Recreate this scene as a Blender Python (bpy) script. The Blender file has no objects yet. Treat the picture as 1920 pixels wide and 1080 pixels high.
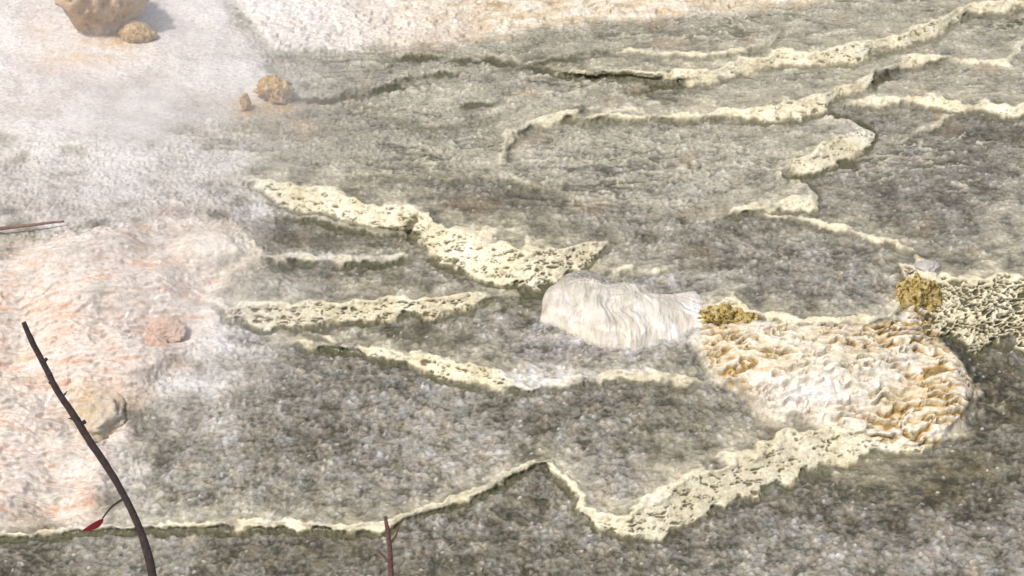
import bpy, bmesh, math, random
import numpy as np
from mathutils import Vector, Matrix

# ------------------------------------------------------------------ camera, sky, sun, exposure
R = math.radians
scene = bpy.context.scene
col = scene.collection
PITCH, CAM_H, FPX = R(30.0), 8.0, 3063.0          # FPX: focal length in pixels of a 1920 wide picture
cam_d = bpy.data.cameras.new('camera')
cam = bpy.data.objects.new('camera', cam_d); col.objects.link(cam)
cam.location = (0, 0, CAM_H); cam.rotation_euler = (R(90) - PITCH, 0, 0)
cam_d.sensor_width = 36.0; cam_d.lens = 36.0 * FPX / 1920.0
cam_d.clip_start = 0.1; cam_d.clip_end = 2000
scene.camera = cam
SUN_EL, SUN_AZ = R(60), R(-135)                     # azimuth from +Y (away from the camera) towards -X
world = bpy.data.worlds.new('World'); scene.world = world; world.use_nodes = True
wn = world.node_tree.nodes; wl = world.node_tree.links
sky = wn.new('ShaderNodeTexSky'); sky.sky_type = 'NISHITA'; sky.sun_disc = False
sky.sun_elevation = SUN_EL; sky.sun_rotation = SUN_AZ
sky.air_density = 1.0; sky.dust_density = 4.5; sky.ozone_density = 0.5
wn['Background'].inputs['Strength'].default_value = 0.13
wl.new(sky.outputs[0], wn['Background'].inputs['Color'])
sd = bpy.data.lights.new('sun', 'SUN'); sd.energy = 2.9; sd.angle = R(5); sd.color = (1, 0.95, 0.90)
sun = bpy.data.objects.new('sun', sd); col.objects.link(sun)
sdir = Vector((math.sin(SUN_AZ) * math.cos(SUN_EL), math.cos(SUN_AZ) * math.cos(SUN_EL), math.sin(SUN_EL)))
sun.rotation_euler = sdir.to_track_quat('Z', 'Y').to_euler(); sun.location = sdir * 60
scene.view_settings.view_transform = 'Standard'; scene.view_settings.look = 'None'
scene.view_settings.gamma = 1; scene.view_settings.use_curve_mapping = False
scene.view_settings.exposure = 0.02
scene.cycles.volume_step_rate = 1.0; scene.cycles.volume_bounces = 2

def tag(o, label=None, cat=None, group=None, kind=None):
    if label: o['label'] = label
    if cat: o['category'] = cat
    if group: o['group'] = group
    if kind: o['kind'] = kind
    return o

# ------------------------------------------------------------------ noise
def _h(ix, iy, s):
    n = (ix.astype(np.int64) * 374761393 + iy.astype(np.int64) * 668265263 + s * 1274126177) & 0xffffffff
    n = ((n ^ (n >> 13)) * 1274126177) & 0xffffffff
    return (n ^ (n >> 16)) & 0xffffffff
def perlin(x, y, s=0):
    x0 = np.floor(x); y0 = np.floor(y); fx = x - x0; fy = y - y0
    u = fx * fx * fx * (fx * (fx * 6 - 15) + 10); v = fy * fy * fy * (fy * (fy * 6 - 15) + 10)
    def g(dx, dy):
        a = _h(x0 + dx, y0 + dy, s).astype(np.float64) * (2 * math.pi / 4294967296.0)
        return np.cos(a) * (fx - dx) + np.sin(a) * (fy - dy)
    a = g(0, 0); b = g(1, 0); c = g(0, 1); d = g(1, 1)
    return ((a + (b - a) * u) * (1 - v) + (c + (d - c) * u) * v) * 1.5
def fbm(x, y, s=0, o=4, gain=0.5):
    r = 0; a = 1; t = 0
    for i in range(o):
        r = r + a * perlin(x * 2 ** i + 17.3 * i, y * 2 ** i - 9.1 * i, s + i); t += a; a *= gain
    return r / t * 1.4
def worley(x, y, s=0):
    x0 = np.floor(x); y0 = np.floor(y)
    f1 = np.full(x.shape, 9.0); f2 = np.full(x.shape, 9.0); cid = np.zeros(x.shape)
    for dx in (-1, 0, 1):
        for dy in (-1, 0, 1):
            hx = x0 + dx; hy = y0 + dy; h = _h(hx, hy, s)
            qx = hx + (h & 0xffff) / 65536.0; qy = hy + ((h >> 16) & 0xffff) / 65536.0
            d = np.hypot(qx - x, qy - y); m = d < f1
            f2 = np.where(m, f1, np.minimum(f2, d)); cid = np.where(m, (h & 0xffff) / 65536.0, cid)
            f1 = np.where(m, d, f1)
    return f1, f2, cid
def sst(a, b, x):
    t = np.clip((x - a) / (b - a), 0, 1); return t * t * (3 - 2 * t)

# ------------------------------------------------------------------ the survey of the terraces
# Each scarp: rim walked so that the lower pool lies on its right hand; points (x, y, width) on the photograph's 1920 grid,
# strength of its drop, and how it is weathered: cream (bare), mesh (honeycomb), moss (green foot plus painted shade under the rim), ochre
SC = [
 dict(p=[(-300,268,10),(150,290,14),(330,300,10)], k=.5, cream=.2, pale=.6),
 dict(p=[(520,190,4),(580,182,5),(640,178,6),(700,162,8),(760,148,8),(800,138,6),(850,130,6)], k=.8, cream=.1, moss_shade=.9),
 dict(p=[(700,112,4),(770,104,7),(800,98,6),(850,107,8),(900,109,9),(960,108,10),(1000,122,8),(1040,130,6),(1090,138,7),(1140,136,7),(1200,137,8),(1240,140,8)], k=.7, cream=.3, moss_shade=.9),
 dict(p=[(700,212,4),(760,228,5),(800,236,6),(860,232,6),(900,225,5),(960,205,4)], k=.5, cream=.15, moss_shade=.4),
 dict(p=[(860,198,4),(900,190,6),(940,186,4)], k=.7, cream=.1, moss_shade=1),
 dict(p=[(1000,118,5),(1100,98,6),(1160,88,4)], k=.4, cream=.1, moss_shade=.8),
 dict(p=[(1160,95,5),(1200,98,6),(1290,103,8),(1340,103,8),(1400,92,9),(1440,80,8),(1465,62,5),(1500,55,4)], k=.8, cream=.7, moss_shade=.4),
 dict(p=[(1040,136,5),(1130,138,8),(1210,143,10),(1290,144,16),(1350,140,16),(1400,124,18),(1470,108,18),(1520,110,20),(1600,104,24),(1650,86,24),(1700,72,22),(1750,58,20),(1775,42,18),(1800,26,16),(1860,14,16),(1920,6,16),(2220,-10,16)], k=1, cream=1, moss_shade=.6),
 dict(p=[(1640,152,8),(1665,135,16),(1700,118,18),(1760,112,12),(1800,108,6)], k=.9, cream=.9, moss_shade=.9),
 dict(p=[(1760,108,4),(1830,116,8),(1890,118,10),(1905,98,9),(1925,80,8),(2220,60,8)], k=.6, cream=.8),
 dict(p=[(1120,222,5),(1180,205,6),(1250,195,5)], k=.5, cream=.6),
 dict(p=[(1160,178,5),(1200,164,9),(1250,152,10),(1290,150,5)], k=.5, cream=.1, moss_shade=.8),
 dict(p=[(962,312,6),(949,296,10),(953,272,11),(962,248,11),(1000,234,12),(1050,224,13),(1090,210,12),(1120,200,7)], k=.8, cream=.75, moss_shade=.5),
 dict(p=[(1060,224,6),(1200,222,8),(1300,217,9),(1400,214,14),(1450,212,22),(1500,206,28),(1550,194,24),(1562,178,18),(1600,166,18),(1632,154,16),(1640,140,10),(1665,132,8)], k=.9, cream=.95, moss_shade=.7),
 dict(p=[(1590,200,6),(1640,192,12),(1700,190,14),(1740,188,14),(1790,200,18),(1860,206,18),(1920,207,18),(2220,215,18)], k=.8, cream=.95, moss_shade=.5),
 dict(p=[(1690,262,4),(1740,245,8),(1780,222,9),(1800,212,6)], k=.5, cream=.55, moss_shade=.4),
 dict(p=[(1474,322,8),(1500,312,26),(1545,298,36),(1585,278,40),(1620,262,34),(1634,252,20),(1626,238,10),(1590,226,6),(1555,215,5)], k=1, cream=1, moss_shade=1),
 dict(p=[(1330,412,4),(1380,398,9),(1440,388,14),(1490,382,20),(1524,376,22),(1532,362,14),(1512,344,10),(1484,328,10),(1474,322,6)], k=.9, cream=.85, moss_shade=.6),
 dict(p=[(1400,398,4),(1500,412,7),(1600,436,10),(1680,458,12),(1735,494,10)], k=.7, cream=.75, moss_shade=.3),
 dict(p=[(440,338,8),(480,345,22),(540,365,34),(600,378,44),(650,392,38),(700,404,36),(750,412,42),(790,418,46)], k=1, cream=1, moss_shade=.6),
 dict(p=[(640,346,4),(670,332,5),(705,324,6),(750,330,5),(850,336,4),(900,332,5),(960,336,5),(1040,355,6),(1080,375,4)], k=.4, cream=.45, moss_shade=.5),
 dict(p=[(790,405,30),(800,440,50),(850,462,62),(900,480,72),(950,500,84),(1000,504,84),(1040,496,70),(1085,478,44),(1120,466,24),(1160,452,10)], k=1, cream=1, mesh=.22, moss_shade=1),
 dict(p=[(500,412,4),(540,408,8),(590,408,10),(640,420,10),(690,430,12),(740,436,10),(790,440,10)], k=.7, cream=.5, moss_shade=.8),
 dict(p=[(470,488,6),(520,486,14),(580,484,14),(650,487,14),(700,490,14),(760,482,12),(800,476,10)], k=.7, cream=.55, moss_shade=1),
 dict(p=[(380,560,4),(430,588,26),(500,592,40),(580,594,40),(650,588,36),(720,582,34),(800,576,30),(860,568,24),(920,560,14),(960,552,6)], k=1, cream=1, mesh=.2, moss_shade=.9),
 dict(p=[(580,624,4),(610,634,8),(632,646,8),(645,655,4)], k=.7, cream=.5, moss_shade=.6),
 dict(p=[(520,645,5),(580,648,10),(640,652,10),(700,662,14),(760,674,22),(820,690,28),(870,702,34),(920,712,30),(960,724,16),(990,735,8)], k=.9, cream=.95, mesh=.2, moss_shade=.9),
 dict(p=[(980,738,8),(1040,722,12),(1100,712,12),(1160,706,16),(1230,708,18),(1310,716,16),(1340,722,8)], k=.7, cream=.65, moss_shade=.6),
 dict(p=[(1120,520,6),(1170,508,12),(1240,505,10),(1290,498,5)], k=.4, cream=.6, moss_shade=.3),
 dict(p=[(1690,500,10),(1730,545,50),(1770,575,110),(1820,584,128),(1920,588,136),(2220,596,140)], k=.9, cream=.95, mesh=1, moss_shade=1),
 dict(p=[(1310,596,6),(1330,580,20),(1370,576,30),(1420,592,10),(1500,604,12),(1600,604,12),(1680,594,10),(1698,560,8),(1700,520,10),(1722,505,12),(1745,525,12)], k=.9, cream=.9, moss_shade=.2),
 dict(p=[(-100,1010,10),(200,992,8),(540,984,14),(640,993,16),(720,987,16),(800,958,12),(880,930,14),(940,896,14),(1000,870,12),(1022,872,9)], k=.9, cream=.8, moss_shade=1),
 dict(p=[(1022,872,9),(1058,902,10),(1088,932,14),(1082,958,15),(1120,976,18),(1180,990,40),(1240,966,72),(1320,928,78),(1400,892,76),(1480,862,70),(1560,838,64),(1640,830,46),(1720,836,22),(1800,820,8)], k=1, cream=1, moss_shade=.7),
 dict(p=[(1820,905,4),(1900,885,6),(2000,880,6),(2220,870,6)], k=.5, cream=.1, moss_shade=.3),
 dict(p=[(1000,1120,6),(1300,1105,6),(1500,1110,8),(1900,1140,6)], k=.7, cream=.3, moss_shade=.5),
]
# slopes: polygons of continuous flowstone, with the share of a full drop they carry and the direction (x, y) they fall
SL = [
 dict(n='top', poly=[(440,-300),(2400,-300),(2200,-60),(1700,-20),(1560,4),(1440,14),(1280,30),(1130,40),(1060,50),(960,66),(860,78),(760,88),(640,98),(520,102),(480,60),(440,0)], k=.5, d=(0,1), e=14, b=16),
 dict(n='pale', poly=[(-400,-300),(440,-300),(470,20),(520,100),(575,170),(560,225),(460,235),(380,250),(330,300),(150,290),(-400,262)], k=.22, d=(0,1), e=60, b=80),
 dict(n='mound', poly=[(-400,448),(0,446),(150,425),(300,408),(380,398),(430,408),(484,462),(482,496),(440,520),(412,560),(400,612),(360,660),(310,700),(262,750),(235,800),(215,900),(190,965),(80,985),(-400,1000)], k=.62, d=(.12,1), e=40, b=60),
 dict(n='crust', poly=[(1305,640),(1322,596),(1420,598),(1560,610),(1690,600),(1706,540),(1745,525),(1752,600),(1775,650),(1812,690),(1832,735),(1818,775),(1790,800),(1765,832),(1650,838),(1600,805),(1500,792),(1430,778),(1372,735),(1330,705)], k=.62, d=(0.02,1), e=10, b=20),
]
def bands(PX, PY):
    """distance to every rim, gathered into fields over the survey"""
    f = dict(gx=np.zeros(PX.shape), gy=np.zeros(PX.shape))
    for k in ('cream', 'mesh', 'moss_shade', 'pale', 'face', 'lip', 'film'): f[k] = np.zeros(PX.shape)
    wx = PX + 9 * fbm(PX / 46, PY / 30, 5, 3) + 3.0 * fbm(PX / 11, PY / 8, 8, 2)
    wy = PY + 8 * fbm(PX / 52, PY / 34, 6, 3) + 2.6 * fbm(PX / 12, PY / 9, 9, 2)
    wv = fbm(PX / 60, PY / 40, 12, 3)
    for s in SC:
        P = np.array(s['p'], float)
        m = P[:, 2].max() * 1.6 + 110
        jj = np.where((PX[0] > P[:, 0].min() - m) & (PX[0] < P[:, 0].max() + m))[0]
        ii = np.where((PY[:, 0] > P[:, 1].min() - m) & (PY[:, 0] < P[:, 1].max() + m))[0]
        if not len(ii) or not len(jj): continue
        sl = (slice(ii[0], ii[-1] + 1), slice(jj[0], jj[-1] + 1))
        x = wx[sl]; y = wy[sl]
        arc = np.concatenate([[0], np.cumsum(np.hypot(*np.diff(P[:, :2], axis=0).T))]); AL = np.zeros(x.shape)
        best = np.full(x.shape, 1e9); sd_ = np.zeros(x.shape); W = np.ones(x.shape); nx = np.zeros(x.shape); ny = np.ones(x.shape); tt = np.zeros(x.shape)
        for a in range(len(P) - 1):
            ax, ay, aw = P[a]; bx, by, bw = P[a + 1]; dx, dy = bx - ax, by - ay; L = math.hypot(dx, dy)
            t = ((x - ax) * dx + (y - ay) * dy) / L ** 2; tc = np.clip(t, 0, 1)
            ex = x - ax - tc * dx; ey = y - ay - tc * dy; d = np.hypot(ex, ey)
            c = (dx * ey - dy * ex) / L                       # positive on the right hand (screen y runs down)
            u = d < best; best = np.where(u, d, best)
            sd_ = np.where(u, np.where(c >= 0, d, -d), sd_); W = np.where(u, aw + (bw - aw) * tc, W)
            AL = np.where(u, arc[a] + tc * L, AL)
            nx = np.where(u, -dy / L, nx); ny = np.where(u, dx / L, ny)
            off = np.maximum(np.maximum(-t, t - 1), 0) * L if a in (0, len(P) - 2) else 0 * t
            if a == 0: off = np.maximum(-t, 0) * L
            if a == len(P) - 2: off = np.maximum(off, np.maximum(t - 1, 0) * L)
            tt = np.where(u, off, tt)
        fade = 1 - sst(2, 12, tt)
        ends = [q['p'][e][:2] for q in SC if q is not s for e in (0, -1)] + [q['p'][e][:2] for q in SC if q is not s for e in range(1, len(q['p']) - 1)]
        tap = np.ones(x.shape); tl = min(70, arc[-1] * .3)
        for e, dd in ((0, AL), (-1, arc[-1] - AL)):
            if min(math.hypot(P[e][0] - q[0], P[e][1] - q[1]) for q in ends) > 26: tap = tap * sst(0, tl, dd)
        fade = fade * (.25 + .75 * tap)
        W = np.maximum(W * (.95 + .6 * wv[sl]) * (.3 + .7 * tap), 3)
        face = sst(-W / 2 - 2, -W / 2 + 1, sd_) * (1 - sst(W / 2 - 1, W / 2 + 2, sd_)) * fade
        f['gx'][sl] -= face * s['k'] * nx; f['gy'][sl] -= face * s['k'] * ny
        thin_ = sst(20, 8, W)
        wob = np.minimum(.42 * W, 22)
        cr = sst(-W / 2 - wob, -W / 2 + 1, sd_) * (1 - sst(W / 2 - 1 - 3 * thin_, W / 2 + 3 - 3 * thin_, sd_)) * fade * (1 - thin_ * .55 * sst(.2, -.3, wv[sl]))
        lp = np.exp(-((sd_ + W / 2 + 2) / (3.5 + .06 * W)) ** 2) * fade
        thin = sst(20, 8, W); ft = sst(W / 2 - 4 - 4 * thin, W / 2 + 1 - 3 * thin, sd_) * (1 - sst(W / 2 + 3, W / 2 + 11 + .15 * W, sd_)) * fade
        def mx(k, v): f[k][sl] = np.maximum(f[k][sl], v)
        mx('cream', cr * s.get('cream', 0)); mx('mesh', face * s.get('mesh', 0)); mx('moss_shade', ft * s.get('moss_shade', 0))
        mx('pale', cr * s.get('pale', 0)); mx('face', face * sst(8, 24, W)); mx('lip', lp * s.get('cream', 0))
        up = np.clip(-(sd_ + W / 2), 0, None)
        mx('film', np.exp(-up / (20 + .8 * W)) * (sd_ < 0) * (1 - sst(2, 50, tt)) * s.get('cream', 0))
    for s in SL:
        Q = np.array(s['poly'], float); n = len(Q)
        x, y = wx, wy
        ins = np.zeros(x.shape, bool); best = np.full(x.shape, 1e9)
        for a in range(n):
            ax, ay = Q[a]; bx, by = Q[(a + 1) % n]; dx, dy = bx - ax, by - ay
            if abs(dy) > 1e-6: ins ^= ((ay > y) != (by > y)) & (x < dx * (y - ay) / dy + ax)
            t = np.clip(((x - ax) * dx + (y - ay) * dy) / (dx * dx + dy * dy), 0, 1)
            best = np.minimum(best, np.hypot(x - ax - t * dx, y - ay - t * dy))
        sdp = np.where(ins, best, -best)
        f[s['n']] = sst(-4, s['e'], sdp); nz_ = fbm(PX / 90, PY / 45, 300 + int(s['e']), 5)
        f[s['n'] + '_c'] = sst(-.5 * s['b'], s['b'], sdp + nz_ * s['b'] * .9)
        g = sst(-4, 8, sdp) * s['k']
        f['gx'] = f['gx'] * (1 - .6 * sst(-4, 8, sdp)) - g * s['d'][0]; f['gy'] = f['gy'] * (1 - .6 * sst(-4, 8, sdp)) - g * s['d'][1]
        f[s['n'] + '_d'] = sdp
    # steep flanks of the mound and the crust, which fall away sideways
    for nm, w, k in (('mound', 80, .16), ('crust', 16, .5)):
        s_ = f[nm + '_d']; gy_, gx_ = np.gradient(s_, PY[:, 0], PX[0])
        b_ = sst(-w, -w + 4, s_) * (1 - sst(-6, 2, s_)) * sst(-.2, .4, -gx_) * (PY > 395)
        f['gx'] += b_ * gx_ * k; f['gy'] += b_ * gy_ * k * .5
    return f

# ------------------------------------------------------------------ height of the land: least squares fit to the drops
GX0, GX1, GY0, GY1, ST = -420., 2340., -330., 1290., 3.0
ux = np.arange(GX0, GX1 + 1, ST); uy = np.arange(GY0, GY1 + 1, ST)
UX, UY = np.meshgrid(ux, uy)
F0 = bands(UX, UY)
ct, sn = math.cos(PITCH), math.sin(PITCH)
def ray(px, py):
    a = (px - 960) / FPX; b = (540 - py) / FPX
    return a, ct + b * sn, -sn + b * ct
def solve():
    hgt = np.clip((1080 - UY) / 1080, 0, 1.2) * 1.8
    for it in range(2):
        dx, dy, dz = ray(UX, UY); t = (hgt - CAM_H) / dz
        mpp = t / FPX                                              # metres across one pixel
        n = np.hypot(F0['gx'], F0['gy']) + 1e-9
        rate = mpp / np.maximum(np.abs(F0['gy'] / n) * 1.30 + np.abs(F0['gx'] / n) * .95, .5)
        gx = F0['gx'] * rate * ST; gy = (F0['gy'] * rate - .0004) * ST
        a = .5 * (gx[:, 1:] + gx[:, :-1]); b = .5 * (gy[1:] + gy[:-1])
        div = np.zeros(UX.shape); div[:, :-1] += a; div[:, 1:] -= a; div[:-1] += b; div[1:] -= b
        H, W = div.shape
        E = np.fft.rfft2(np.block([[div, div[:, ::-1]], [div[::-1], div[::-1, ::-1]]]))
        ky = 2 * np.cos(np.pi * np.arange(2 * H) / H) - 2; kx = 2 * np.cos(np.pi * np.arange(W + 1) / W) - 2
        q = ky[:, None] + kx[None]; q[0, 0] = 1; E /= q; E[0, 0] = 0
        hgt = np.fft.irfft2(E, s=(2 * H, 2 * W))[:H, :W]
        hgt = hgt - hgt[uy > 1060].mean()
    return hgt
HG = solve()
print('height range', HG.min(), HG.max(), 'in frame top', HG[int(330 / ST), int(1380 / ST)])
def samp(px, py, G=None):
    G = HG if G is None else G
    fx = np.clip((np.asarray(px, float) - GX0) / ST, 0, len(ux) - 1.001); fy = np.clip((np.asarray(py, float) - GY0) / ST, 0, len(uy) - 1.001)
    i = fy.astype(int); j = fx.astype(int); u = fx - j; v = fy - i
    return (G[i, j] * (1 - u) + G[i, j + 1] * u) * (1 - v) + (G[i + 1, j] * (1 - u) + G[i + 1, j + 1] * u) * v
def on_land(px, py):
    """the point of the land seen at a survey position"""
    h = float(samp(px, py)); dx, dy, dz = ray(px, py); t = (h - CAM_H) / dz
    return Vector((dx * t, dy * t, h)), t
def at_dist(px, py, t):
    dx, dy, dz = ray(px, py); return Vector((dx * t, dy * t, CAM_H + dz * t))

# ------------------------------------------------------------------ the sheet of land
def axis(lo, hi, f0, f1, st, cst):
    return np.concatenate([np.arange(lo, f0, cst), np.arange(f0, f1, st), np.arange(f1, hi, cst)])
STEP = 1.65
mx_ = axis(GX0 + 5, GX1 - 5, -40, 1960, STEP, 6); my_ = axis(GY0 + 5, GY1 - 5, -30, 1110, STEP, 6)
PX, PY = np.meshgrid(mx_, my_)
F = bands(PX, PY)
hb = samp(PX, PY)
dx, dy, dz = ray(PX, PY); T = (hb - CAM_H) / dz
X, Y, Z = dx * T, dy * T, hb.copy()
def normals(X, Y, Z):
    P = np.stack([X, Y, Z], -1)
    a = np.gradient(P, axis=1); b = np.gradient(P, axis=0)
    n = -np.cross(a, b); n /= np.linalg.norm(n, axis=-1, keepdims=True) + 1e-12
    return np.where(n[..., 2:3] < 0, -n, n)
N = normals(X, Y, Z)
B = Z + .6 * Y                                                   # runs down the faces
top, pale, mound, crust = F['top'], F['pale'], F['mound'], F['crust']
cream, moss_shade, mesh, face, lip = F['cream'], F['moss_shade'], F['mesh'], F['face'], F['lip']
slope = np.clip(top + pale + mound + crust, 0, 1)
pool = (1 - sst(.15, .6, cream)) * (1 - slope)

big = fbm(X / 1.1, Y / 1.1, 21, 4); mid = fbm(X / .32, Y / .32, 31, 4); fin = fbm(X / .17, Y / .13, 41, 3); mic = fbm(X / .055, Y / .05, 51, 3, .7); hue = fbm(X / .16, Y / .12, 55, 4)
wx_ = PX + 45 * fbm(PX / 120, PY / 60, 15, 4); wy_ = PY + 26 * fbm(PX / 130, PY / 60, 16, 4)
DEP = [(1470,180,150,22,.7),(1400,120,180,14,.7),(1700,50,120,18,.8),(1560,262,80,22,.6),(550,370,110,32,.9),(1130,500,120,16,.7),(1050,215,120,14,.6),(930,300,60,30,.4),(700,332,120,12,.5),(1180,960,60,30,.6),
 (1560,860,130,36,.9),(1640,868,100,30,.7),(700,578,300,18,.5),(480,600,80,24,.7),(1740,500,80,12,.7),(1850,512,140,14,1),(1680,460,70,14,.5),(1280,138,140,10,.6),(1160,120,100,12,.3),(850,700,90,16,.4),(1120,180,140,16,.35),(1780,120,120,20,.4),(1300,380,140,16,.3),(1500,440,120,12,.35),(1250,700,110,12,.4),(1450,120,220,36,.3)]
wxd = PX + 30 * fbm(PX / 90, PY / 40, 17, 4); wyd = PY + 16 * fbm(PX / 90, PY / 40, 18, 4)
for x_, y_, rx_, ry_, t_ in DEP:
    F['film'] = np.maximum(F['film'], t_ * np.exp(-(((wxd - x_) / rx_) ** 2 + ((wyd - y_) / ry_) ** 2) ** 1.2))
rim_n = fbm(X / .75, Y / .5, 201, 4); rim_m = fbm(X / 1.5 + 3, Y / .38, 221, 4); riml = np.exp(-(rim_m / .05) ** 2) * sst(-.1, .3, fbm(X / 1.3, Y / 1.4, 231, 3)) * pool * sst(480, 300, PY) * .9
rimd0 = np.exp(-((rim_m + .12) / .07) ** 2) * sst(-.1, .3, fbm(X / 1.3, Y / 1.4, 231, 3)) * pool * sst(480, 300, PY)
riml = np.maximum(riml, np.exp(-(rim_n / .045) ** 2) * sst(.0, .35, fbm(X / 1.6, Y / 1.2, 211, 3)) * pool * (.35 + .65 * sst(620, 200, PY)))
rimd = np.maximum(rimd0, 0) * 1.0 + np.exp(-((rim_n + .10) / .06) ** 2) * sst(.0, .35, fbm(X / 1.6, Y / 1.2, 211, 3)) * pool
# pebbly, silty pool floors
w1, w2, cid = worley(X / .07 + mid * .8, Y / .07 + fin * .5, 3)
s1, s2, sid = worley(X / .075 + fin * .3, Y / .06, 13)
glint_speck = sst(.26, .08, s1 + .12 * mic) * (sid > .93)
speck2 = sst(.28, .12, s1) * (sid < .12)
peb = sst(.0, .7, w2 - w1) * (.35 + cid)
floor_h = .014 * mid + .010 * fin + .008 * mic + .016 * (peb - .45) - .012 + .012 * glint_speck + .02 * riml
# faces: honeycomb of small basins
a_ = X / .105 + fbm(X / .15, B / .08, 61, 3) * 1.1; b_ = B / .042 + fbm(X / .16, B / .08, 71, 3) * 1.2
v1, v2, vc = worley(a_, b_, 7); cell = v2 - v1
ph = B / .085 + fbm(X / .5, B / .20, 81, 4) * 1.7 + .25 * fin
saw = 1 - (ph - np.floor(ph)); ledge = np.where(saw < .72, saw / .72, (1 - saw) / .28)
ph2 = B / .036 + fbm(X / .22, B / .10, 91, 4) * 1.6; saw2 = 1 - (ph2 - np.floor(ph2)); led2 = np.where(saw2 < .7, saw2 / .7, (1 - saw2) / .3)
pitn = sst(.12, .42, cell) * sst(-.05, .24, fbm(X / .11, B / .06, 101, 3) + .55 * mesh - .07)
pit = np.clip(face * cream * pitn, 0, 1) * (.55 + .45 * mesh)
d = pool * floor_h * (1 - .5 * F['film'])
cr = np.clip(cream, 0, 1) * (1 - slope)
d += cr * (.006 * mid + .004 * fin + face * .003 * led2 - .022 * pit + mesh * (.016 * (1 - sst(0, .35, cell)) - .006))
d += .018 * lip * (1 - slope)
d += top * (.04 * big + .03 * mid + .045 * (ledge - .5) + .006 * fin)
d += pale * (.05 * big + .02 * mid + .004 * fin + .006 * (led2 - .5))
lobe = mound * np.exp(-(((wx_ - 405) / 72) ** 2 + ((wy_ - 455) / 52) ** 2) ** 2); d += .10 * lobe
d += mound * (1 - .7 * lobe) * (.20 * fbm(X / 1.1, B / .8, 155, 2) + .05 * big + .012 * mid + (.016 + .022 * sst(480, 640, PY)) * (ledge - .5) + .005 * (led2 - .5) + .003 * fin)
ph3 = B / .088 + fbm(X / .55, B / .30, 83, 3) * 1.3 + .55 * perlin(X / .11, B / .12, 85) + .15 * fin; saw3 = 1 - (ph3 - np.floor(ph3)); led3 = np.where(saw3 < .75, saw3 / .75, (1 - saw3) / .25)
brk = .25 + .75 * sst(-.3, .15, fbm(X / .3, B / .08, 84, 2))
cpit = sst(.12, .4, cell) * sst(.0, .3, fbm(X / .2, B / .11, 111, 3))
d += crust * (.16 * np.exp(-((PX - 1545) / 190) ** 2 - ((PY - 700) / 80) ** 2) + .16 * np.exp(-((PX - 1775) / 50) ** 2 - ((PY - 735) / 60) ** 2) + .06 * big + .03 * mid + .075 * (led3 - .5) * brk + .008 * (led2 - .5) + .006 * fin - .035 * cpit)
d -= moss_shade * .02 * (1 - crust)
Xd, Yd, Zd = X + N[..., 0] * d, Y + N[..., 1] * d, Z + N[..., 2] * d

# regional character of the pool floors: (x, y, rx, ry, lighter / darker, olive, violet grey)
TONE = [(920,385,170,46,-.46,.3,0),(570,440,110,22,-.3,0,0),(690,525,210,34,-.26,0,.3),(780,635,200,26,-.24,0,.2),(560,720,220,45,-.12,0,.2),(1130,770,190,40,-.18,.25,0),
 (1080,645,150,38,.22,0,.8),(1010,712,60,28,.5,0,.8),(440,640,60,40,.5,0,.7),(1290,585,50,36,.3,0,.6),(480,395,60,28,.35,0,.5),(600,300,260,40,.10,0,.2),(1230,300,330,60,.16,.1,0),(1150,420,120,40,.05,0,.5),
 (1300,480,160,40,-.04,0,.5),(1560,520,160,50,-.08,.1,.2),(1750,330,260,110,-.12,.05,.45),(1800,240,220,50,-.10,0,.4),(1000,925,110,46,-.20,.5,0),(1190,830,120,26,-.02,.8,0),(1420,800,160,30,.02,.35,0),(1780,890,210,70,-.16,.95,0),(1880,740,70,80,-.24,.7,0),(1240,160,90,14,-.3,.5,0),(830,240,160,16,-.16,.2,0),(1020,120,70,16,-.35,.4,0),(1250,60,160,16,-.2,.2,0),
 (600,1040,500,50,-.08,.6,0),(1280,900,120,60,.0,0,.4),(1450,1000,240,60,.02,.1,.1),(1700,1040,220,60,.02,.3,.2),(560,1050,400,40,0,.6,0),(1100,1050,200,40,0,.6,0),(900,190,200,50,.12,0,.1),(1120,120,140,26,-.10,.3,0),(500,270,160,30,-.05,.25,0),(250,370,300,50,.06,0,.5),(780,850,220,60,.06,0,.2),(430,780,120,80,.05,0,.3)]
tone = np.zeros(PX.shape); oliv = np.zeros(PX.shape); vio = np.zeros(PX.shape)
for x_, y_, rx_, ry_, t_, o_, v_ in TONE:
    g_ = np.exp(-(((wx_ - x_) / rx_) ** 2 + ((wy_ - y_) / ry_) ** 2) ** 1.3)
    tone += t_ * g_; oliv = np.maximum(oliv, o_ * g_); vio = np.maximum(vio, v_ * g_)
# mineral colours (what the ground is made of), with glints and rim shade painted in
def C3(r, g, b): return np.array([r, g, b])
def mixc(A, Bc, m): return A * (1 - m[..., None]) + Bc * m[..., None]
def lut(t, cols, pos):
    return np.stack([np.interp(t, pos, [c[k] for c in cols]) for k in range(3)], -1)
sp = .62 + tone + .32 * fin + .34 * mid + .42 * mic + .26 * (cid - .5) * sst(0, .3, w2 - w1) - .12 * sst(.12, 0, w2 - w1) + .42 * big - .22 * rimd - .35 * speck2
c_pool = lut(sp, [(.045, .04, .024), (.135, .124, .092), (.25, .238, .205), (.39, .375, .335), (.60, .585, .55)], [0, .28, .55, .85, 1.25])
olive = np.clip(sst(.1, .6, fbm(X / .4, Y / .4, 121, 4) + .35 * fin - .12) * .35 + oliv * sst(-.3, .4, mid + .6 * fin), 0, 1)
c_pool = c_pool * (1 + hue[..., None] * np.array([.08, -.01, -.19]))
c_pool = mixc(c_pool, c_pool * C3(1.02, .98, 1.12) + .01, vio)
c_pool = mixc(c_pool, C3(.135, .115, .045) * (1 + .5 * fin[..., None]), olive * .62)
c_pool = c_pool * C3(.81, .805, .80)
pbl = sst(.15, .6, fbm(X / .9, Y / .7, 131, 4)) * .55
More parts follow.
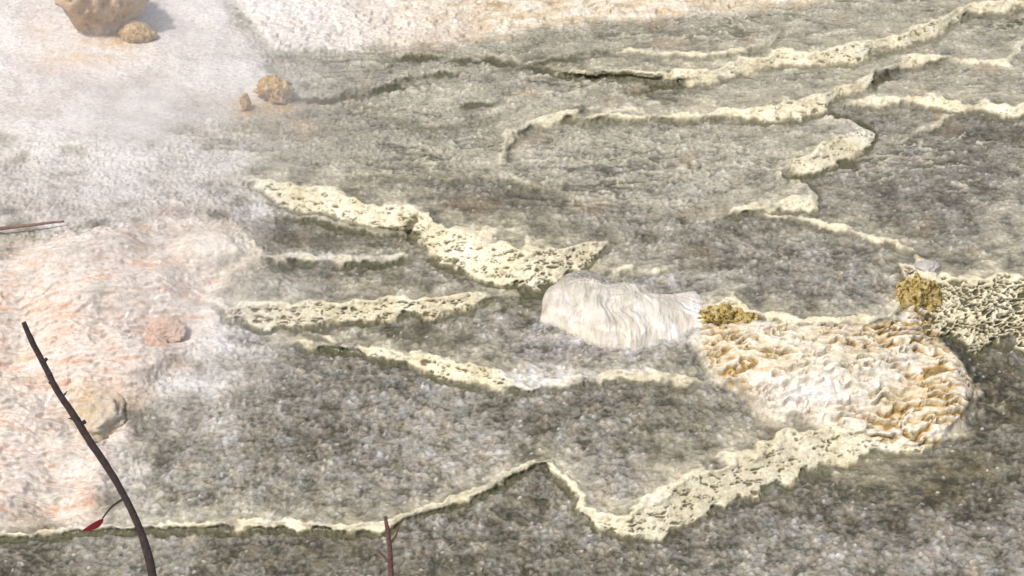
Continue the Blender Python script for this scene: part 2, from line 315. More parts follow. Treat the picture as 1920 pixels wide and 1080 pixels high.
far = sst(600, 130, PY + 60 * big) * (1 - .45 * sst(1350, 1800, PX) * sst(60, 260, PY))
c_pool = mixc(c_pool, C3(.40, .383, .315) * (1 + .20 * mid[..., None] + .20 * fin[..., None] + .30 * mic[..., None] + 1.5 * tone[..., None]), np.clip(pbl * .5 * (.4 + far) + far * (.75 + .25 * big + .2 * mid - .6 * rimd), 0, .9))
dk = sst(.12, .55, -(.55 * fin + .65 * mic + .25 * mid)); c_pool = mixc(c_pool, C3(.062, .060, .034), dk * .62 * (1 - .4 * far))
rust = sst(.35, .75, fbm(X / .7, Y / .6, 141, 3)) * sst(600, 300, PY)
c_pool = mixc(c_pool, C3(.36, .25, .14), rust * .4)
c_pool = mixc(c_pool, C3(.50, .465, .35) * (1 + .16 * mid[..., None] + .16 * fin[..., None]), np.clip(F['film'] * (.70 + .5 * mid + .45 * fin), 0, .9))
c_pool = mixc(c_pool, C3(.50, .475, .37), np.clip(riml, 0, 1) * .85)
c_pool = mixc(c_pool, C3(.11, .11, .055), np.clip(rimd * (.4 + fin), 0, 1) * .5)
c_pool = mixc(c_pool, C3(.66, .65, .62), glint_speck * .7)  # pale specks painted on the floor for sun glints on the water
c_cream = lut(.5 + .45 * mid + .25 * fin, [(.50, .44, .28), (.64, .585, .41), (.72, .675, .51), (.76, .725, .60)], [0, .4, .75, 1.1])
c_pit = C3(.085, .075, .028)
c = mixc(c_pool, c_cream, sst(.15, .75, cream * 1.1 + .26 * fin + .22 * mid + .08) * np.clip(cream * 1.3, 0, 1))
c_pink = lut(.56 + .42 * fbm(X / .30 + .6 * mid, B / .085 + .8 * mid, 151, 4) + .35 * mid + .15 * big, [(.56, .37, .27), (.60, .485, .40), (.62, .55, .485), (.68, .63, .57)], [0, .3, .55, 1.])
c_pale = lut(.5 + .5 * big + .25 * mid, [(.46, .41, .36), (.59, .55, .505), (.66, .635, .60)], [.1, .4, .8])
c_top = lut(.5 + .5 * fbm(X / .5, B / .06, 161, 4) + .3 * mid, [(.36, .28, .17), (.53, .45, .325), (.61, .555, .45), (.68, .65, .58)], [.0, .35, .6, 1.])
c_crust = lut(.5 + .5 * mid + .2 * fin, [(.50, .43, .29), (.62, .56, .42), (.68, .64, .53), (.74, .72, .66)], [0, .3, .6, 1.])
c_top = mixc(c_top, c_pale, sst(900, 600, PX + 120 * big))
veil = np.exp(-(((wx_ - 190) / 330) ** 4 + ((wy_ - 345) / 95) ** 4)) * (.78 + .4 * mid + .25 * fin)      # thin white crust between the two slopes
veil2 = np.maximum(np.exp(-(((wx_ - 365) / 120) ** 2 + ((wy_ - 640) / 140) ** 2)), np.exp(-(((wx_ - 225) / 60) ** 2 + ((wy_ - 850) / 150) ** 2)) * .8) * (.7 + .5 * mid)
topc, palec, moundc, crustc = F['top_c'], F['pale_c'], F['mound_c'], F['crust_c']
c = mixc(c, c_pale * .92, np.clip(veil, 0, .8)); c = mixc(c, c_pale, np.clip(veil2, 0, .75))
c = mixc(c, c_pale, palec); c = mixc(c, c_top, topc); c = mixc(c, c_pink, moundc); c = mixc(c, c_crust, crustc)
c = mixc(c, C3(.68, .64, .55) * (1 + .08 * mid[..., None]), moundc * np.exp(-((wx_ - 425) / 75) ** 2 - ((wy_ - 455) / 55) ** 2) * .9)
foam = 0
for x_, y_, rx_, ry_, t_ in [(1005,716,50,22,.9),(450,640,48,30,.8),(480,392,45,22,.6),(1290,600,40,24,.5),(1080,700,60,14,.5),(540,545,60,14,.4),(1200,690,60,20,.35),(600,480,90,9,.5),(1700,500,40,12,.4),(1090,628,60,14,.8),(1200,640,80,12,.8),(1290,628,40,14,.7),(1330,520,90,20,.35),(330,720,50,20,.5),(1590,250,50,14,.3),(1520,748,70,16,.4)]:
    foam = np.maximum(foam, t_ * np.exp(-(((wxd - x_) / rx_) ** 2 + ((wyd - y_) / ry_) ** 2)))
c = mixc(c, C3(.64, .635, .62), np.clip(foam * (.8 + .9 * fin + .5 * mic), 0, .9))
# ochre sulphur bands on the crust
def blob(x, y, rx, ry): return np.exp(-((PX - x) / rx) ** 2 - ((PY - y) / ry) ** 2)
oc = crust * (.08 + 1.3 * blob(1660, 622, 62, 30) + 1.2 * blob(1720, 570, 50, 60) + 1.0 * blob(1370, 600, 70, 22) + .8 * blob(1780, 720, 55, 55) + .7 * blob(1400, 700, 60, 50) + .7 * blob(1720, 800, 80, 35) + .5 * blob(1560, 775, 90, 14) - .5 * blob(1520, 750, 90, 40))
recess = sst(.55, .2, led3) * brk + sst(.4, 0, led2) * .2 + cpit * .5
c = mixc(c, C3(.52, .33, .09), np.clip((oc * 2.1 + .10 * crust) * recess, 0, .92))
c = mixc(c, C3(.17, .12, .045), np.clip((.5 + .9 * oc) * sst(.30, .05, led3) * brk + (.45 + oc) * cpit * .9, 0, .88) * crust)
stain = .8 * blob(215, 88, 75, 24) + .7 * blob(130, 112, 60, 16) + .5 * blob(70, 60, 30, 25) + .8 * blob(505, 196, 70, 14) + .5 * blob(460, 200, 20, 20) + .7 * blob(185, 745, 60, 30) + .3 * blob(560, 235, 60, 20) + .5 * blob(40, 700, 60, 12) + .5 * blob(30, 650, 40, 8)
c = mixc(c, C3(.50, .32, .13), np.clip(stain * (.6 + .8 * mid + .5 * fin), 0, .8))
c = mixc(c, C3(.74, .70, .66), crust * blob(1520, 748, 85, 32) * .8)
c = mixc(c, C3(.55, .30, .18), mound * np.clip(sst(.25, .7, fbm(X / .45, B / .07, 171, 4)) * sst(200, 700, PY), 0, .55))
c = mixc(c, C3(.36, .35, .30), mound * sst(.1, .6, fbm(X / .5, B / .3, 181, 4)) * .45)
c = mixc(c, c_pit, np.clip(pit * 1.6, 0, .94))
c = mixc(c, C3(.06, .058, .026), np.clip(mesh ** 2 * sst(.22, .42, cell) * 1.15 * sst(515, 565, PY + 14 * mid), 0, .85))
ms = np.clip(moss_shade * sst(-.5, .35, mid + .5 * fin + .2), 0, 1) * (1 - crust * .7)
c = mixc(c, C3(.075, .072, .026), np.clip(ms * 1.1, 0, .92))  # olive growth, deepened to paint in the shade below the rims
c = np.clip(c * (1 + .10 * mic[..., None]), .01, .85)

def grid_mesh(name, X, Y, Z, keep=None):
    H, W = X.shape
    idx = np.arange(H * W).reshape(H, W)
    q = np.stack([idx[1:, :-1], idx[1:, 1:], idx[:-1, 1:], idx[:-1, :-1]], -1).reshape(-1, 4)
    co = np.stack([X, Y, Z], -1).reshape(-1, 3)
    used = None
    if keep is not None:
        kq = (keep[1:, :-1] & keep[1:, 1:] & keep[:-1, 1:] & keep[:-1, :-1]).reshape(-1)
        q = q[kq]; used = np.unique(q); mp = np.zeros(H * W, int); mp[used] = np.arange(len(used)); q = mp[q]; co = co[used]
    me = bpy.data.meshes.new(name)
    me.vertices.add(len(co)); me.vertices.foreach_set('co', co.astype(np.float32).ravel())
    me.loops.add(q.size); me.loops.foreach_set('vertex_index', q.astype(np.int32).ravel())
    me.polygons.add(len(q)); me.polygons.foreach_set('loop_start', np.arange(0, q.size, 4, dtype=np.int32))
    me.polygons.foreach_set('use_smooth', np.ones(len(q), bool))
    me.update(calc_edges=True)
    return me, used

# widen the sheet far beyond the picture: three growing rings that carry on its slope
def ring(A, k, X, Y, Z):
    return A
def pad(A, fx, fy, keep=False):
    """append stretched border rows and columns"""
    for m in (2.5, 8.0, 60.0):
        l = A[:, :1]; r = A[:, -1:]
        A = np.concatenate([l, A, r], 1)
        t = A[:1]; b = A[-1:]
        A = np.concatenate([t, A, b], 0)
    return A
n_p = 3
Xp, Yp, Zp = pad(Xd, 0, 0), pad(Yd, 0, 0), pad(Zd, 0, 0)
cp = np.stack([pad(c[..., k], 0, 0) for k in range(3)], -1)
cx_, cy_ = 0.0, 15.0
for k, m in enumerate((60.0, 8.0, 2.5)):                          # outermost ring first
    for sl in ((k, slice(None)), (-1 - k, slice(None)), (slice(None), k), (slice(None), -1 - k)):
        pass
HH, WW = Xp.shape
ri = np.minimum(np.minimum(np.arange(HH), HH - 1 - np.arange(HH))[:, None], np.minimum(np.arange(WW), WW - 1 - np.arange(WW))[None])
for k, m in enumerate((40.0, 5.0, 1.6)):
    s_ = ri == k
    ex = Xp[s_] - cx_; ey = Yp[s_] - cy_
    Xp[s_] = cx_ + ex * m; Yp[s_] = cy_ + ey * m; Zp[s_] = Zp[s_] + np.clip(ey * (m - 1) * .08, -2.5, 4) 

# ------------------------------------------------------------------ materials
def new_mat(name):
    m = bpy.data.materials.new(name); m.use_nodes = True
    nt = m.node_tree; return m, nt, nt.nodes, nt.links, nt.nodes['Principled BSDF']
def noise(nt, scale, detail=4, rough=.6, coord='Object', vec=None):
    n = nt.nodes.new('ShaderNodeTexNoise'); n.inputs['Scale'].default_value = scale
    n.inputs['Detail'].default_value = detail; n.inputs['Roughness'].default_value = rough
    if vec is None:
        tc = nt.nodes.new('ShaderNodeTexCoord'); vec = tc.outputs[coord]
    nt.links.new(vec, n.inputs['Vector']); return n
def mapping(nt, sc, coord='Object'):
    tc = nt.nodes.new('ShaderNodeTexCoord'); mp = nt.nodes.new('ShaderNodeMapping'); mp.inputs['Scale'].default_value = sc
    nt.links.new(tc.outputs[coord], mp.inputs['Vector']); return mp.outputs[0]
def ramp(nt, src, stops):
    r = nt.nodes.new('ShaderNodeValToRGB'); e = r.color_ramp.elements
    while len(e) < len(stops): e.new(.5)
    for i, (p, c_) in enumerate(stops): e[i].position = p; e[i].color = (*c_, 1)
    nt.links.new(src, r.inputs[0]); return r
def bump(nt, src, strength, dist, nrm=None):
    b = nt.nodes.new('ShaderNodeBump'); b.inputs['Strength'].default_value = strength; b.inputs['Distance'].default_value = dist
    nt.links.new(src, b.inputs['Height'])
    if nrm is not None: nt.links.new(nrm, b.inputs['Normal'])
    return b
def mix(nt, fac, a, b, mode='MIX'):
    m = nt.nodes.new('ShaderNodeMix'); m.data_type = 'RGBA'; m.blend_type = mode
    def put(v, s):
        if hasattr(v, 'links') or hasattr(v, 'is_linked'): nt.links.new(v, s)
        elif isinstance(v, (int, float)): s.default_value = v
        else: s.default_value = (*v, 1)
    put(fac, m.inputs[0]); put(a, m.inputs[6]); put(b, m.inputs[7]); return m.outputs[2]

def land_mat():
    m, nt, N_, L, p = new_mat('travertine')
    at = N_.new('ShaderNodeAttribute'); at.attribute_name = 'mineral'
    n1 = noise(nt, 1, 4, .65, vec=mapping(nt, (24, 30, 34))); n2 = noise(nt, 60, 3, .6)
    r1 = ramp(nt, n1.outputs[0], [(.32, (.62, .61, .58)), (.5, (1, 1, 1)), (.7, (1.25, 1.24, 1.23))])
    L.new(mix(nt, .75, at.outputs['Color'], r1.outputs[0], 'MULTIPLY'), p.inputs['Base Color'])
    b1 = bump(nt, n1.outputs[0], .4, .02); b2 = bump(nt, n2.outputs[0], .25, .006, b1.outputs[0])
    L.new(b2.outputs[0], p.inputs['Normal'])
    p.inputs['Roughness'].default_value = .62
    p.inputs['Specular IOR Level'].default_value = .45
    return m
def water_mat():
    m, nt, N_, L, p = new_mat('shallow_water')
    N_.remove(p); out = N_['Material Output']
    n1 = noise(nt, 1, 4, .6, vec=mapping(nt, (7, 12, 7))); n2 = noise(nt, 1, 3, .6, vec=mapping(nt, (38, 60, 38)))
    b1 = bump(nt, n1.outputs[0], .8, .03); b2 = bump(nt, n2.outputs[0], .8, .006, b1.outputs[0])
    fr = N_.new('ShaderNodeFresnel'); fr.inputs[0].default_value = 1.33; L.new(b2.outputs[0], fr.inputs['Normal'])
    tr = N_.new('ShaderNodeBsdfTransparent'); tr.inputs[0].default_value = (.975, .98, .97, 1)
    gl = N_.new('ShaderNodeBsdfGlossy'); gl.inputs['Roughness'].default_value = .12; L.new(b2.outputs[0], gl.inputs['Normal'])
    mx = N_.new('ShaderNodeMixShader'); L.new(fr.outputs[0], mx.inputs[0]); L.new(tr.outputs[0], mx.inputs[1]); L.new(gl.outputs[0], mx.inputs[2])
    L.new(mx.outputs[0], out.inputs[0]); return m
def rock_mat(name, stops, scale=6, bmp=.6, rough=.85, fine=45):
    m, nt, N_, L, p = new_mat(name)
    n1 = noise(nt, scale, 6, .65); n2 = noise(nt, fine, 5, .7)
    r = ramp(nt, n1.outputs[0], stops); r2 = ramp(nt, n2.outputs[0], [(.3, (.7, .68, .64)), (.55, (1, 1, 1)), (.75, (1.2, 1.2, 1.2))])
    L.new(mix(nt, .8, r.outputs[0], r2.outputs[0], 'MULTIPLY'), p.inputs['Base Color'])
    b1 = bump(nt, n1.outputs[0], bmp, .06); b2 = bump(nt, n2.outputs[0], bmp, .012, b1.outputs[0]); L.new(b2.outputs[0], p.inputs['Normal'])
    p.inputs['Roughness'].default_value = rough; return m

# ------------------------------------------------------------------ land and water
me, _ = grid_mesh('terraced_ground', Xp, Yp, Zp)
ca = me.color_attributes.new('mineral', 'FLOAT_COLOR', 'POINT')
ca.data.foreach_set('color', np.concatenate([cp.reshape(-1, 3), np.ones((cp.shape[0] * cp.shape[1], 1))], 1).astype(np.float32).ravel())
me.materials.append(land_mat())
land = bpy.data.objects.new('terraced_ground', me); col.objects.link(land); tag(land, kind='structure')
wsel = (pool > .25) & (veil < .5) & (veil2 < .45)
me2, _ = grid_mesh('pool_water', X, Y, Z - .002, wsel)
me2.materials.append(water_mat())
water = bpy.data.objects.new('pool_water', me2); col.objects.link(water); tag(water, kind='structure')

# ------------------------------------------------------------------ things
from mathutils import noise as mn
def link_mesh(name, verts, faces, mat, parent=None, smooth=True):
    me = bpy.data.meshes.new(name); me.from_pydata([tuple(v) for v in verts], [], faces); me.update()
    if smooth: me.polygons.foreach_set('use_smooth', [True] * len(me.polygons))
    me.materials.append(mat)
    o = bpy.data.objects.new(name, me); col.objects.link(o)
    if parent: o.parent = parent
    return o
def rock(name, loc, rad, mat, seed, rough=.28, sub=5, facet=.12, shape=None, rz=0.0, pocks=.0):
    """a stone: an icosphere worn by noise, its bottom sunk in the ground"""
    bm = bmesh.new(); bmesh.ops.create_icosphere(bm, subdivisions=sub, radius=1)
    for v in bm.verts:
        p = v.co.copy(); q = p * 1.3 + Vector((seed * 7.1, seed * 3.3, seed))
        d = 1 + rough * mn.fractal(q, 1.0, 2.0, 5) + facet * abs(mn.noise(q * 2.3)) + .05 * mn.fractal(q * 5, .8, 2.1, 4)
        c1 = mn.voronoi(q * 3.4)[0]; d -= pocks * max(0, .45 - c1[0]) 
        p = p * d
        if shape: p = shape(p)
        v.co = Vector((p.x * rad[0], p.y * rad[1], p.z * rad[2]))
    me = bpy.data.meshes.new(name); bm.to_mesh(me); bm.free()
    me.polygons.foreach_set('use_smooth', [True] * len(me.polygons)); me.materials.append(mat)
    o = bpy.data.objects.new(name, me); col.objects.link(o); o.location = loc; o.rotation_euler.z = rz; return o

M_brown = rock_mat('brown_rock', [(.3, (.27, .18, .105)), (.45, (.47, .34, .22)), (.62, (.58, .44, .30)), (.8, (.66, .54, .40))], 3.2, .7)
M_ochre = rock_mat('ochre_rock', [(.34, (.20, .14, .05)), (.46, (.50, .32, .12)), (.58, (.64, .46, .25)), (.7, (.70, .60, .44))], 16, .8)
M_pale = rock_mat('pale_stone', [(.3, (.36, .34, .31)), (.6, (.48, .46, .44))], 5, .25, .7)
M_yell = rock_mat('yellowed_travertine', [(.3, (.46, .35, .20)), (.5, (.53, .45, .34)), (.7, (.56, .51, .44))], 5, .35, .8)
M_red = rock_mat('rust_stained_stone', [(.3, (.44, .28, .20)), (.6, (.58, .43, .34))], 12, .4, .8)

def sit(px, py, up=0.0):
    p, t = on_land(px, py); p.z += up; return p
def bell(p): 
    k = .78 + .34 * max(-1, min(1, p.z)); return Vector((p.x * k, p.y * k, p.z))
b1 = rock('boulder', sit(196, 52, .30), (.56, .50, .52), M_brown, 3, .22, 6, .14, bell, pocks=.25)
tag(b1, 'large rough brown boulder on the white crust, cut by the top edge of the picture', 'boulder')
m_ = rock('overhang_lip', (.40, -.22, -.28), (.20, .17, .12), M_ochre, 5, .3, 4, pocks=.4); m_.parent = b1
tag(m_, 'ochre lump jutting from the right foot of the boulder')
b2 = rock('rock', sit(519, 184, .085), (.165, .13, .145), M_ochre, 8, .45, 5, .25, pocks=.5)
tag(b2, 'small knobbly ochre rock at the edge of the white crust, larger of a pair', 'rock')
b3 = rock('rock', sit(461, 203, .06), (.05, .05, .10), M_ochre, 11, .4, 4, .25, pocks=.3)
tag(b3, 'tiny orange upright rock just left of the knobbly ochre one', 'rock')
b5 = rock('travertine_lump', sit(186, 765, -.09), (.22, .26, .16), M_yell, 17, .3, 5, .1, pocks=.15)
tag(b5, 'rounded yellow stained lump on the pink slope behind the dark stem', 'rock')
b6 = rock('stone', sit(1738, 499, -.02), (.10, .08, .06), M_pale, 19, .35, 4, .2)
tag(b6, 'flat pale grey stone on the rim above the ochre knob', 'stone')
b7 = rock('stone', sit(313, 612, -.035), (.16, .12, .06), M_red, 23, .3, 5, .2)
b7.rotation_euler = (R(30), R(6), 0)
tag(b7, 'flat rust orange stone on the pink slope, upper and larger of two', 'stone')
b8 = rock('stone', sit(290, 642, -.035), (.12, .10, .06), M_red, 29, .3, 5, .2)
b8.rotation_euler = (R(30), R(6), 0)
tag(b8, 'small rust orange stone on the pink slope, lower of two', 'stone')

def crusty(px, py, up, rad, seed, label):
    o = rock('crust_knob', sit(px, py, up), rad, M_knob, seed, .42, 6, .2, pocks=.65); return tag(o, label, 'rock')
M_knob = rock_mat('sulphur_crust', [(.36, (.07, .06, .022)), (.44, (.30, .22, .055)), (.50, (.62, .43, .11)), (.57, (.66, .56, .28)), (.66, (.68, .65, .50))], 24, .9)
crusty(1352, 594, -.04, (.18, .13, .13), 31, 'ochre and olive crust knob fused to the rim beside the white flowstone dome')
crusty(1402, 597, -.03, (.10, .09, .075), 37, 'smaller ochre crust knob on the rim just right of the one by the dome')
crusty(1716, 566, -.03, (.18, .14, .25), 43, 'tall ochre crust knob at the head of the honeycombed cliff')

# the white flowstone dome
def dome():
    m, nt, N_, L, p = new_mat('wet_flowstone')
    at = N_.new('ShaderNodeAttribute'); at.attribute_name = 'streak'
    n1 = noise(nt, 1, 4, .6, vec=mapping(nt, (16, 5, 5)))
    r = ramp(nt, n1.outputs[0], [(.3, (.44, .40, .31)), (.5, (.60, .56, .47)), (.75, (.68, .65, .58))])
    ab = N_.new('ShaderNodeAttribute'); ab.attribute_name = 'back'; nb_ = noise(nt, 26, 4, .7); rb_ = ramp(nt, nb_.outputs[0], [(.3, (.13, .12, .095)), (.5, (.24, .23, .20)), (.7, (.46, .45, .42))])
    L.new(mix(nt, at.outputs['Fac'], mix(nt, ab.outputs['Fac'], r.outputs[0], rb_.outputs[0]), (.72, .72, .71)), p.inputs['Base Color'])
    b = bump(nt, n1.outputs[0], .9, .035); L.new(b.outputs[0], p.inputs['Normal'])
    p.inputs['Roughness'].default_value = .32; p.inputs['Coat Weight'].default_value = .25; p.inputs['Coat Roughness'].default_value = .15
    c0 = sit(1186, 580); nx, ny = 260, 170
    gx = np.linspace(-1.05, 1.15, nx); gy = np.linspace(-.75, .75, ny); GX, GY = np.meshgrid(gx, gy)
    wx = GX + .20 * fbm(GX * 1.7, GY * 1.7, 401, 2); wy = GY + .18 * fbm(GX * 1.9, GY * 1.9, 402, 2)
    def ell(cx, cy, rx, ry, rz, pw=.66):
        bk = wy > cy
        q = 1 - ((wx - cx) / rx) ** 2 - ((wy - cy) / np.where(bk, ry * 1.15, ry)) ** 2
        return np.where(q > 0, rz * np.abs(q) ** (pw + .45 * sst(cy - .05, cy + .35, wy)), q * .35)
    ang = np.arctan2(wy - .25, wx) 
    z = np.maximum(np.maximum(ell(-.28, .14, .44, .56, .135), ell(.05, .06, .56, .52, .115)), ell(.42, .10, .40, .44, .09))
    notch = np.exp(-((wx - .22) / .26) ** 2 - ((wy - .40) / .2) ** 2); z = z - .12 * notch
    fl = fbm(ang * 7, np.hypot(wx, wy) * 1.2, 403, 4)
    z = z + np.where(z > 0, .022 * fl + .018 * fbm(GX * 4, GY * 4, 404, 3), 0)
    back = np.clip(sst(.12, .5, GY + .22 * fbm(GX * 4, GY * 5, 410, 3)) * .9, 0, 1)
    streak = sst(.12, .5, fbm(ang * 9 + 2, np.hypot(wx, wy) * 2.4, 405, 4) + .28 * sst(.25, .6, wx)) * sst(.1, .55, wx + .2)
    base = np.array([[samp_z(c0.x + GX[i, j], c0.y + GY[i, j]) for j in (0,)] for i in (0,)])
    z = np.maximum(z, -.25)
    me, used = grid_mesh('flowstone_dome', GX[::-1], GY[::-1], z[::-1], z[::-1] > -.24)
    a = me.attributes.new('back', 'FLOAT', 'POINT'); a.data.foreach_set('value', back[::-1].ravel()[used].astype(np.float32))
    a = me.attributes.new('streak', 'FLOAT', 'POINT'); a.data.foreach_set('value', np.clip(streak[::-1].ravel()[used], 0, 1).astype(np.float32))
    me.materials.append(m); o = bpy.data.objects.new('flowstone_dome', me); col.objects.link(o); o.location = c0
    tag(o, 'smooth white flowstone dome with clear water sliding over its right shoulder', 'flowstone')
def samp_z(x, y): return 0
dome()

# ------------------------------------------------------------------ bare stems near the camera
M_twig = rock_mat('dark_bark', [(.3, (.035, .022, .022)), (.6, (.075, .05, .048)), (.8, (.12, .085, .08))], 30, .5, .8, 120)
M_redtw = rock_mat('reddish_bark', [(.3, (.11, .05, .045)), (.6, (.20, .10, .085))], 30, .5, .8, 120)
M_pinkst = rock_mat('dry_stick_bark', [(.3, (.22, .12, .09)), (.6, (.36, .23, .19))], 30, .5, .8, 120)
M_leaf, nt_, N1, L1, p1 = new_mat('red_leaf'); p1.inputs['Base Color'].default_value = (.42, .02, .035, 1); p1.inputs['Roughness'].default_value = .4
nl = noise(nt_, 30, 4); rl = ramp(nt_, nl.outputs[0], [(.35, (.26, .012, .02)), (.65, (.50, .03, .05))]); L1.new(rl.outputs[0], p1.inputs['Base Color'])
def tube(name, pts, mat, parent=None, seg=10, seed=0, nub=.12):
    """pts: (Vector, radius); smoothed and slightly knotted"""
    fine = []
    for a in range(len(pts) - 1):
        p0 = pts[max(a - 1, 0)]; p1_, p2 = pts[a], pts[a + 1]; p3 = pts[min(a + 2, len(pts) - 1)]
        for k in range(8):
            t = k / 8
            def cr(f): return .5 * (2 * f(p1_) + (f(p2) - f(p0)) * t + (2 * f(p0) - 5 * f(p1_) + 4 * f(p2) - f(p3)) * t * t + (3 * f(p1_) - f(p0) - 3 * f(p2) + f(p3)) * t ** 3)
            fine.append((cr(lambda q: q[0]), cr(lambda q: q[1])))
    fine.append(pts[-1]); V, Fc = [], []
    for i, (p, r) in enumerate(fine):
        d = (fine[min(i + 1, len(fine) - 1)][0] - fine[max(i - 1, 0)][0]).normalized()
        u = d.cross(Vector((.3, 1, .2))).normalized(); w = d.cross(u)
        for k in range(seg):
            a = 2 * math.pi * k / seg; dr = u * math.cos(a) + w * math.sin(a)
            rr = r * (1 + nub * mn.noise(p * 22 + dr * 1.2 + Vector((seed, 0, 0)))); V.append(p + dr * rr)
    n = len(fine)
    for i in range(n - 1):
        for k in range(seg):
            a, b = i * seg + k, i * seg + (k + 1) % seg; Fc.append((a, b, b + seg, a + seg))
    Fc.append(tuple(range(seg))[::-1]); Fc.append(tuple((n - 1) * seg + k for k in range(seg)))
    return link_mesh(name, V, Fc, mat, parent)
def empty(name, loc):
    o = bpy.data.objects.new(name, None); col.objects.link(o); o.location = loc; return o
def local(pts, loc): return [(p - loc, r) for p, r in pts]
TD = 8.6                                                          # metres from the camera
def stem(pxs, foot_drop=True, d0=TD, dd=0.0):
    out = []
    for i, (x, y, w) in enumerate(pxs):
        t = d0 + dd * i; out.append((at_dist(x, y, t), w * .5 * t / FPX))
    return out
st1 = stem([(44, 604, 9), (61, 642, 11), (85, 688, 11), (109, 735, 12), (140, 781, 13), (170, 830, 14), (204, 880, 13), (234, 932, 13), (259, 985, 14), (276, 1035, 16), (287, 1085, 17), (299, 1160, 20)])
foot = Vector((st1[-1][0].x + .15, st1[-1][0].y - .2, 0)); foot.z = float(HG[-1].mean()) - .3
st1 += [(st1[-1][0].lerp(foot, .5) + Vector((.06, 0, 0)), .042), (foot, .05)]
e1 = empty('bare_sapling', foot)
tag(e1, 'bare dark thorny stem slanting before the pink slope, one red leaf low down', 'sapling')
tube('stem', local(st1, foot), M_twig, e1, 12, 1)
for (x, y, ex, ey, w) in [(88, 672, 76, 684, 7), (100, 722, 90, 716, 5), (150, 786, 128, 784, 7), (118, 742, 126, 733, 4), (58, 640, 64, 634, 4), (160, 790, 146, 796, 9)]:
    tube('thorn', local([(at_dist(x, y, TD), w * .5 * TD / FPX), (at_dist((x + ex) / 2, (y + ey) / 2 + 1, TD), w * .4 * TD / FPX), (at_dist(ex, ey, TD), .002)], foot), M_twig, e1, 8, 2)
tube('petiole', local(stem([(238, 932, 5), (212, 948, 4), (192, 972, 3)]), foot), M_twig, e1, 8, 3)
def leaf(p0, p1_, width, mat, parent, loc):
    V, Fc = [], []; ax = p1_ - p0; side = ax.cross(Vector((0, 1, .35))).normalized(); up = ax.cross(side).normalized()
    for i in range(13):
        t = i / 12; w = width * math.sin(math.pi * min(1, t ** .8)) ** .8
        for k in (-1, -.5, 0, .5, 1):
            V.append(p0 + ax * t + side * w * k + up * (abs(k) * w * .45 - .12 * ax.length * t * t) - loc)
    for i in range(12):
        for k in range(4): a = i * 5 + k; Fc.append((a, a + 1, a + 6, a + 5))
    o = link_mesh('leaf', V, Fc, mat, parent); md = o.modifiers.new('thickness', 'SOLIDIFY'); md.thickness = .002; return o
leaf(at_dist(194, 972, TD), at_dist(155, 999, TD), .024, M_leaf, e1, foot)
st2 = stem([(722, 968, 6), (726, 990, 8), (731, 1030, 9), (733, 1080, 10), (738, 1160, 12)])
foot2 = Vector((st2[-1][0].x + .03, st2[-1][0].y - .15, foot.z)); st2 += [(st2[-1][0].lerp(foot2, .5), .02), (foot2, .026)]
e2 = empty('bare_shoot', foot2); tag(e2, 'thin reddish shoot rising at the bottom edge in front of the pale rim', 'shoot')
tube('stem', local(st2, foot2), M_redtw, e2, 10, 5)
tube('side_twig', local(stem([(730, 1020, 6), (742, 1004, 4), (748, 985, 3)]), foot2), M_redtw, e2, 8, 6)
tube('side_twig', local(stem([(732, 1056, 6), (716, 1040, 4), (708, 1030, 3)]), foot2), M_redtw, e2, 8, 7)
# a stick lying on the crust at the far left
pts = []
for x, y, w in [(-60, 446, 7), (0, 438, 7), (30, 434, 7), (62, 431, 6), (92, 427, 5), (122, 424, 4)]:
    p, t = on_land(x, y); p.z += .05; pts.append((p, w * .5 * t / FPX))
l0 = pts[2][0].copy(); e3 = tube('fallen_stick', local(pts, l0), M_pinkst, None, 10, 8); e3.location = l0
tag(e3, 'thin reddish brown stick lying on the pale crust at the left edge', 'stick')

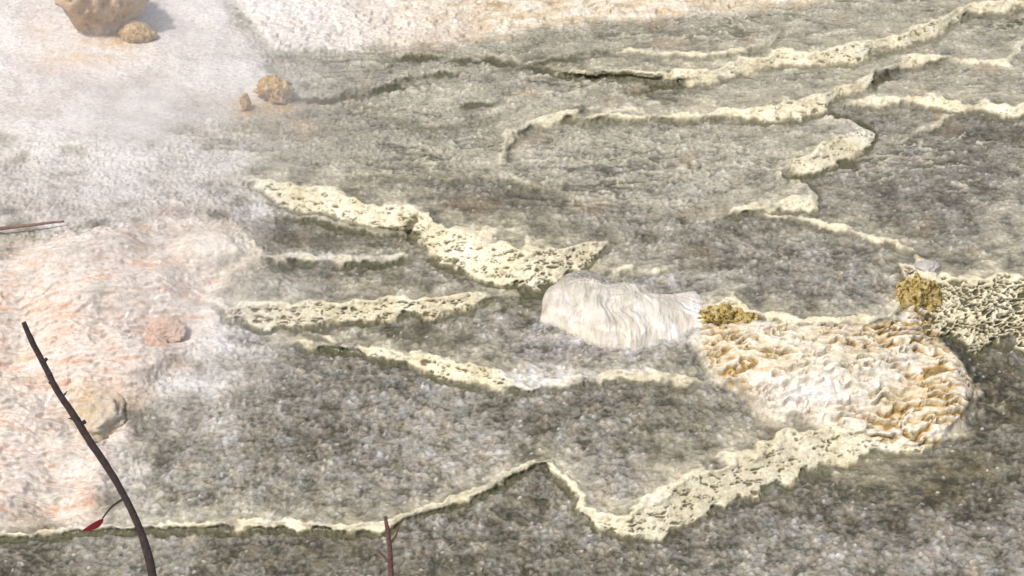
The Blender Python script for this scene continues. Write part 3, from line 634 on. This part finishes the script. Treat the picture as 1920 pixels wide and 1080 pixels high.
# ------------------------------------------------------------------ steam off the hot ground at the left
def steam_mat():
    m = bpy.data.materials.new('steam'); m.use_nodes = True; nt = m.node_tree; nt.nodes.remove(nt.nodes['Principled BSDF']); L = nt.links
    v = nt.nodes.new('ShaderNodeVolumePrincipled'); v.inputs['Color'].default_value = (1, 1, 1, 1); v.inputs['Anisotropy'].default_value = 0
    tc = nt.nodes.new('ShaderNodeTexCoord')
    ln = nt.nodes.new('ShaderNodeVectorMath'); ln.operation = 'LENGTH'; L.new(tc.outputs['Object'], ln.inputs[0])
    fo = nt.nodes.new('ShaderNodeMapRange'); fo.inputs[1].default_value = 1; fo.inputs[2].default_value = .15; fo.inputs[3].default_value = 0; fo.inputs[4].default_value = 1; L.new(ln.outputs['Value'], fo.inputs[0])
    n = nt.nodes.new('ShaderNodeTexNoise'); n.inputs['Scale'].default_value = 2.6; n.inputs['Detail'].default_value = 3; n.inputs['Distortion'].default_value = .6; L.new(tc.outputs['Object'], n.inputs['Vector'])
    nr = nt.nodes.new('ShaderNodeMapRange'); nr.inputs[1].default_value = .38; nr.inputs[2].default_value = .68; L.new(n.outputs[0], nr.inputs[0])
    a = nt.nodes.new('ShaderNodeMath'); a.operation = 'MULTIPLY'; L.new(fo.outputs[0], a.inputs[0]); L.new(nr.outputs[0], a.inputs[1])
    b = nt.nodes.new('ShaderNodeMath'); b.operation = 'MULTIPLY'; L.new(a.outputs[0], b.inputs[0]); b.inputs[1].default_value = DENS
    L.new(b.outputs[0], v.inputs['Density']); L.new(v.outputs[0], nt.nodes['Material Output'].inputs['Volume']); m.cycles.volume_sampling = 'EQUIANGULAR' if hasattr(m.cycles, 'volume_sampling') else m.cycles.volume_sampling
    return m
DENS = .36
sm = steam_mat()
for px_, py_, rx_, ry_, rz_, rr in [(300, 300, 2.5, 3.2, 1.0, 0.0), (380, 660, 1.5, 1.5, .7, .0)]:
    bm = bmesh.new(); bmesh.ops.create_icosphere(bm, subdivisions=3, radius=1)
    me = bpy.data.meshes.new('steam'); bm.to_mesh(me); bm.free(); me.materials.append(sm)
    o = bpy.data.objects.new('steam', me); col.objects.link(o); o.location = sit(px_, py_, rz_ * .8); o.scale = (rx_, ry_, rz_); tag(o, kind='stuff')
